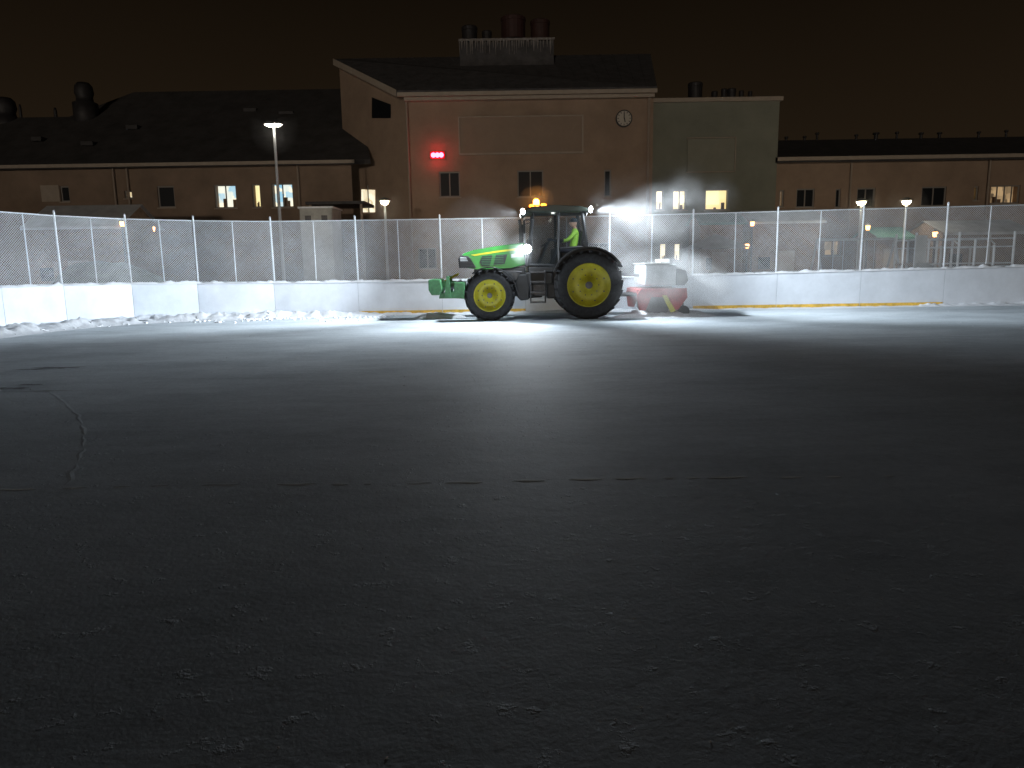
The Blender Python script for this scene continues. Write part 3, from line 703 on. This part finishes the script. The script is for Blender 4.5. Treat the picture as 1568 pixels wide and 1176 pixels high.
prism('fuel_tank',T,[(-1.95,.62),(-2.0,1.0),(-1.9,1.25),(-1.68,1.25),(-1.62,.9),(-1.62,.55),(-1.85,.52)],-.80,-.36,'black',.04)
prism('fuel_tank_far',T,[(-1.95,.62),(-2.0,1.0),(-1.9,1.25),(-1.2,1.25),(-1.2,.55),(-1.85,.52)],.36,.80,'black',.04)
cyl('exhaust_stack',T,(-1.80,.52,1.6),(-1.80,.52,2.55),.06,'metal'); cyl('exhaust_tip',T,(-1.80,.52,2.55),(-1.84,.52,2.80),.045,'metal')
cyl('beacon_base',T,(-1.38,-.35,3.07),(-1.38,-.35,3.13),.09,'black'); lathe('beacon_dome',T,(-1.38,-.35,3.13),[(.001,.001),(.085,.001),(.085,.11),(.06,.15),(.001,.165)],'beaconcore',20,True,'Z')
lathe('beacon_lens',T,(-1.18,-.5,3.08),[(.001,0),(.07,0),(.07,.06),(.001,.08)],'beacon',14,True,'Z'); lathe('beacon_lens',T,(-1.52,-.5,3.07),[(.001,0),(.06,0),(.06,.05),(.001,.07)],'beacon',14,True,'Z')
light('beacon_light','POINT',(-1.38,-.5,3.36),70,(1,.38,.06),T,size=.06)
vol('beacon_halo',(-1.38,-.45,3.25),(.5,.4,.4),.035,1,True,.1,pa=T)  # added scattering ball, stands in for the glow around the beacon
def work(nm,x,y,z,r,aim,m):
    a=Vector(aim).normalized(); c=Vector((x,y,z))
    cyl(nm+'_housing',T,c-a*.09,c,r*.7,'black',r,16); cyl(nm+'_lens',T,c+a*.001,c+a*.012,r*.9,m,seg=16); return c+a*.06
work('side_lamp',-1.66,-1.02,1.92,.13,(-.35,-1,-.05),'led'); cyl('side_lamp_bracket',T,(-1.6,-.72,1.85),(-1.64,-.95,1.92),.02,'black',seg=6)
work('side_lamp_far',-1.66,1.02,1.92,.13,(-1,.5,-.05),'led')
for s_ in (-1,1):
    work('roof_lamp_front',-1.76,s_*.78,2.93,.09,(-1,s_*.9,-.2),'ledS'); work('roof_lamp_rear',.08,s_*.78,2.96,.09,(1,s_*.9,-.2),'ledS')
LC=(.82,.92,1.0)
light('side_lamp_beam','SPOT',(-1.74,-1.20,1.92),1250,LC,T,(-.40,-1,-.42),108,1,.06)
light('side_lamp_spill','POINT',(-1.76,-1.24,1.94),45,LC,T,size=.06)
light('front_beam','SPOT',(-1.90,-.86,2.92),7500,LC,T,(-1,.05,-.11),72,1,.05)
light('front_flood','SPOT',(-1.90,-.80,2.92),1500,LC,T,(-1,-.45,-.65),120,1,.05)
light('front_flood_far','SPOT',(-1.90,.86,2.92),520,LC,T,(-1,.1,-.6),140,.8,.05)
light('rear_beam','SPOT',(.22,-.86,2.95),6800,LC,T,(1,.035,-.10),72,1,.05)
light('rear_flood','SPOT',(.22,-.80,2.95),1450,LC,T,(1,-.30,-.70),120,1,.05)
light('rear_flood_far','SPOT',(.22,.86,2.95),450,LC,T,(1,.1,-.6),140,.8,.05)
light('rear_lamp_spill','POINT',(.26,-.90,3.02),110,LC,T,size=.08)
light('cab_fill_light','POINT',(-.9,0,2.82),1.6,(.9,1,.9),T,size=.05)  # added fill inside the cab, brightens the driver's vest

# ---------------------------------------------------------------- sweeper attachment
Sx=root('snow_sweeper_attachment',(2.13,20.8,0),local=True)
bb('hopper_body',Sx,(1.56,-.90,.88),(2.42,.90,1.46),'hopper',.05)
bb('hopper_lid',Sx,(1.54,-.92,1.463),(2.25,.92,1.50),'whitebox',.015)
bb('hopper_top_box',Sx,(2.08,-.40,1.505),(2.34,.4,1.60),'whitebox',.02)
prism('hopper_tail',Sx,[(2.423,.88),(2.423,1.34),(2.70,1.28),(2.76,1.0),(2.66,.88)],-.88,.88,'black',.03)
for nm_,ya,yb in (('red_frame',-.98,-.88),('red_frame_far',.88,.98)):
    prism(nm_,Sx,[(1.34,.66),(1.45,.80),(2.70,.80),(2.72,.55),(2.48,.22),(2.34,.20),(2.22,.58),(1.72,.58),(1.58,.2),(1.40,.22)],ya,yb,'red',.01)
bb('red_crossbar',Sx,(1.35,-.87,.68),(2.65,.87,.78),'red',.01)
prism('yellow_arm',Sx,[(2.02,.62),(2.14,.62),(2.40,.18),(2.26,.15)],-1.02,-.985,'tyellow')
lathe('roller_brush',Sx,(1.95,0,.33),[(.001,-.86),(.30,-.86)]+[(.30+.02*(k%2),-.85+1.7*k/40) for k in range(41)]+[(.001,.86)],'brush',28,False)
for s in (-.35,.35): cyl('three_point_arm',Sx,(.40,s,.62),(1.45,s,.62),.045,'metal',seg=8)
cyl('hitch_top_link',Sx,(.35,0,1.25),(1.6,0,1.15),.04,'metal',seg=8)
for s in (-1,1):
    cyl('support_wheel',Sx,(2.66,s*.75,.16),(2.66,s*.85,.16),.16,'tyre',seg=20); cyl('wheel_stem',Sx,(2.66,s*.8,.16),(2.60,s*.8,.7),.03,'metal',seg=8)
def windrow(cx_,cy_,lx,ly,h,seed):
    S=[];Fc=[];nx,ny=30,14
    for i in range(nx+1):
        for j in range(ny+1):
            u,v=i/nx*2-1,j/ny*2-1; rr=u*u+v*v
            x=cx_+u*lx; y=cy_+v*ly
            z=h*max(0,1-rr)*(1+.5*noise.noise(Vector((x*4,y*4,seed)))+.3*noise.noise(Vector((x*12,y*12,seed))))
            S.append((x,y,z-.004 if rr>.97 else z+.006))
    for i in range(nx):
        for j in range(ny):
            a=i*(ny+1)+j; Fc.append((a,a+1,a+ny+2,a+ny+1))
    polymesh('snow_windrow',None,S,Fc,'snow',True)
windrow(4.3,20.3,1.5,.6,.20,1); windrow(-2.1,21.2,.8,.35,.14,5)

# ---------------------------------------------------------------- driver
D=root('driver',(2.13,20.8,0),local=True)
def skin(name,V,E,m,sub=1,rootv=0):
    bm=bmesh.new(); ly=bm.verts.layers.skin.verify(); vs=[]
    for i,(p,r) in enumerate(V):
        v=bm.verts.new(p); rr=r if isinstance(r,tuple) else (r,r); v[ly].radius=rr; v[ly].use_root=(i==rootv); vs.append(v)
    for a,b in E: bm.edges.new((vs[a],vs[b]))
    me=bpy.data.meshes.new(name); bm.to_mesh(me); bm.free(); o=bpy.data.objects.new(name,me); scene.collection.objects.link(o)
    md=o.modifiers.new('s','SKIN'); md.use_smooth_shade=True; s2=o.modifiers.new('u','SUBSURF'); s2.levels=sub; s2.render_levels=sub
    dg=bpy.context.evaluated_depsgraph_get(); nm=bpy.data.meshes.new_from_object(o.evaluated_get(dg)); bpy.data.objects.remove(o)
    o=bpy.data.objects.new(name,nm); scene.collection.objects.link(o); nm.materials.clear()
    for k in (m if isinstance(m,list) else [m]): nm.materials.append(M[k])
    for p in nm.polygons: p.use_smooth=True
    o.parent=D; return o
V=[((-.34,0,1.90),(.15,.13)),((-.30,0,2.08),(.15,.12)),((-.27,0,2.28),(.17,.12)),((-.27,0,2.42),(.11,.09)),((-.28,0,2.50),.055),((-.30,0,2.56),.055),
 ((-.29,-.20,2.37),.065),((-.50,-.27,2.16),.05),((-.80,-.20,2.16),.035),((-.90,-.17,2.18),.03),
 ((-.29,.20,2.37),.065),((-.50,.27,2.16),.05),((-.80,.20,2.16),.035),((-.90,.17,2.18),.03),
 ((-.38,-.11,1.88),.10),((-.82,-.15,1.92),.07),((-.95,-.15,1.52),.05),((-1.10,-.15,1.48),.04),
 ((-.38,.11,1.88),.10),((-.82,.15,1.92),.07),((-.95,.15,1.52),.05),((-1.10,.15,1.48),.04)]
E=[(0,1),(1,2),(2,3),(3,4),(4,5),(3,6),(6,7),(7,8),(8,9),(3,10),(10,11),(11,12),(12,13),(0,14),(14,15),(15,16),(16,17),(0,18),(18,19),(19,20),(20,21)]
body=skin('body',V,E,['vest','cloth','skin'],2)
for p in body.data.polygons:
    c=p.center
    p.material_index=2 if c.z>2.49 else (1 if (c.z<1.98 or (c.x<-.62)) else 0)
hd=bmesh.new(); bmesh.ops.create_uvsphere(hd,u_segments=20,v_segments=14,radius=1,matrix=Matrix.Translation((-.32,0,2.65))@Matrix.Diagonal((.098,.078,.118,1)))
for v in hd.verts:
    dx=-.32-v.co.x
    if dx>.07 and abs(v.co.y)<.02 and 2.61<v.co.z<2.66: v.co.x-=.025
    if dx>.03 and v.co.z<2.58: v.co.y*=.8; v.co.x-=.012
for s in (-1,1): bmesh.ops.create_uvsphere(hd,u_segments=8,v_segments=6,radius=1,matrix=Matrix.Translation((-.31,s*.08,2.645))@Matrix.Diagonal((.02,.01,.03,1)))
fin('head',hd,D,'skin',True)
lathe('knit_cap',D,(-.31,0,2.68),[(.101,-.01),(.104,.02),(.09,.07),(.05,.105),(.001,.11)],'cloth',20,True,'Z')
em=bmesh.new()
for s in (-1,1): bmesh.ops.create_uvsphere(em,u_segments=6,v_segments=4,radius=.011,matrix=Matrix.Translation((-.408,s*.03,2.655)))
addbox(em,(-.412,0,2.592),(.008,.045,.008)); fin('eyes_and_mouth',em,D,'cloth')
for s in (-1,1):
    Vh=[((-.90,s*.17,2.18),.03),((-.97,s*.175,2.19),(.036,.02))]; Eh=[(0,1)]
    for k in range(4):
        b=len(Vh); L=(.8,1,.95,.75)[k]; oz=(k-1.5)*.019
        Vh+= [((-1.0,s*.18+0*oz,2.19+oz),.010),((-1.0-.045*L,s*.175,2.195+oz*1.1),.009),((-1.01-.055*L,s*.145,2.19+oz*1.1),.008)]
        Eh+=[(1,b),(b,b+1),(b+1,b+2)]
    b=len(Vh); Vh+=[((-.95,s*.145,2.22),.011),((-.985,s*.125,2.235),.009)]; Eh+=[(1,b),(b,b+1)]
    skin('gloved_hand',Vh,Eh,'cloth',1)

# ---------------------------------------------------------------- airborne snow
vol('snow_haze',(1.4,20.6,2.2),(3.6,2.0,1.9),.0013,1,True)
vol('side_lamp_halo',(.40,19.5,1.92),(.45,.4,.45),.03,1,True,.1)  # no blown snow: scattering ball added for the side lamp's glare
vol('snow_spray_cloud',(4.15,19.8,.75),(2.0,1.3,1.25),1.5,1.8,False,.1,.0,.34,.70)
vol('snow_drift_cloud',(4.2,20.0,3.05),(2.2,1.0,1.25),.17,2.4,False,.1,.0,.40,.72)

# ---------------------------------------------------------------- night sky with warm horizon, added facade fill
w=bpy.data.worlds.new('World'); scene.world=w; w.use_nodes=True; nt=w.node_tree; bg=nt.nodes['Background']
tc=nt.nodes.new('ShaderNodeTexCoord'); sp=nt.nodes.new('ShaderNodeSeparateXYZ'); nt.links.new(tc.outputs['Generated'],sp.inputs[0])
nn=nt.nodes.new('ShaderNodeTexNoise'); nn.inputs['Scale'].default_value=1.6; nt.links.new(tc.outputs['Generated'],nn.inputs['Vector'])
ad=nt.nodes.new('ShaderNodeMath'); ad.operation='MULTIPLY_ADD'; nt.links.new(nn.outputs['Fac'],ad.inputs[0]); ad.inputs[1].default_value=.10; nt.links.new(sp.outputs['Z'],ad.inputs[2])
rp_=nt.nodes.new('ShaderNodeValToRGB'); rp_.color_ramp.elements[0].position=.05; rp_.color_ramp.elements[0].color=(.0195,.0125,.0068,1)
rp_.color_ramp.elements[1].position=.55; rp_.color_ramp.elements[1].color=(.0003,.0003,.0003,1)
e=rp_.color_ramp.elements.new(.36); e.color=(.0072,.0047,.0026,1)
nt.links.new(ad.outputs[0],rp_.inputs['Fac']); nt.links.new(rp_.outputs[0],bg.inputs['Color']); bg.inputs['Strength'].default_value=1
s=light('facade_fill_sun','SUN',(0,-20,10),.34,(1,.86,.70),None,(.12,1,-.008)); s.data.angle=math.radians(1.2)  # added grazing fill from behind the camera, brightens the facades

cam=bpy.data.cameras.new('camera'); co=bpy.data.objects.new('camera',cam); scene.collection.objects.link(co); scene.camera=co
cam.sensor_width=36; cam.lens=F/1568*36; cam.clip_end=3000; cam.clip_start=.05
R=Matrix((RT,UP,-fw)).transposed().to_4x4(); co.matrix_world=Matrix.Translation((0,0,EYE))@R
scene.view_settings.view_transform='Standard'; scene.view_settings.look='None'; scene.view_settings.exposure=0
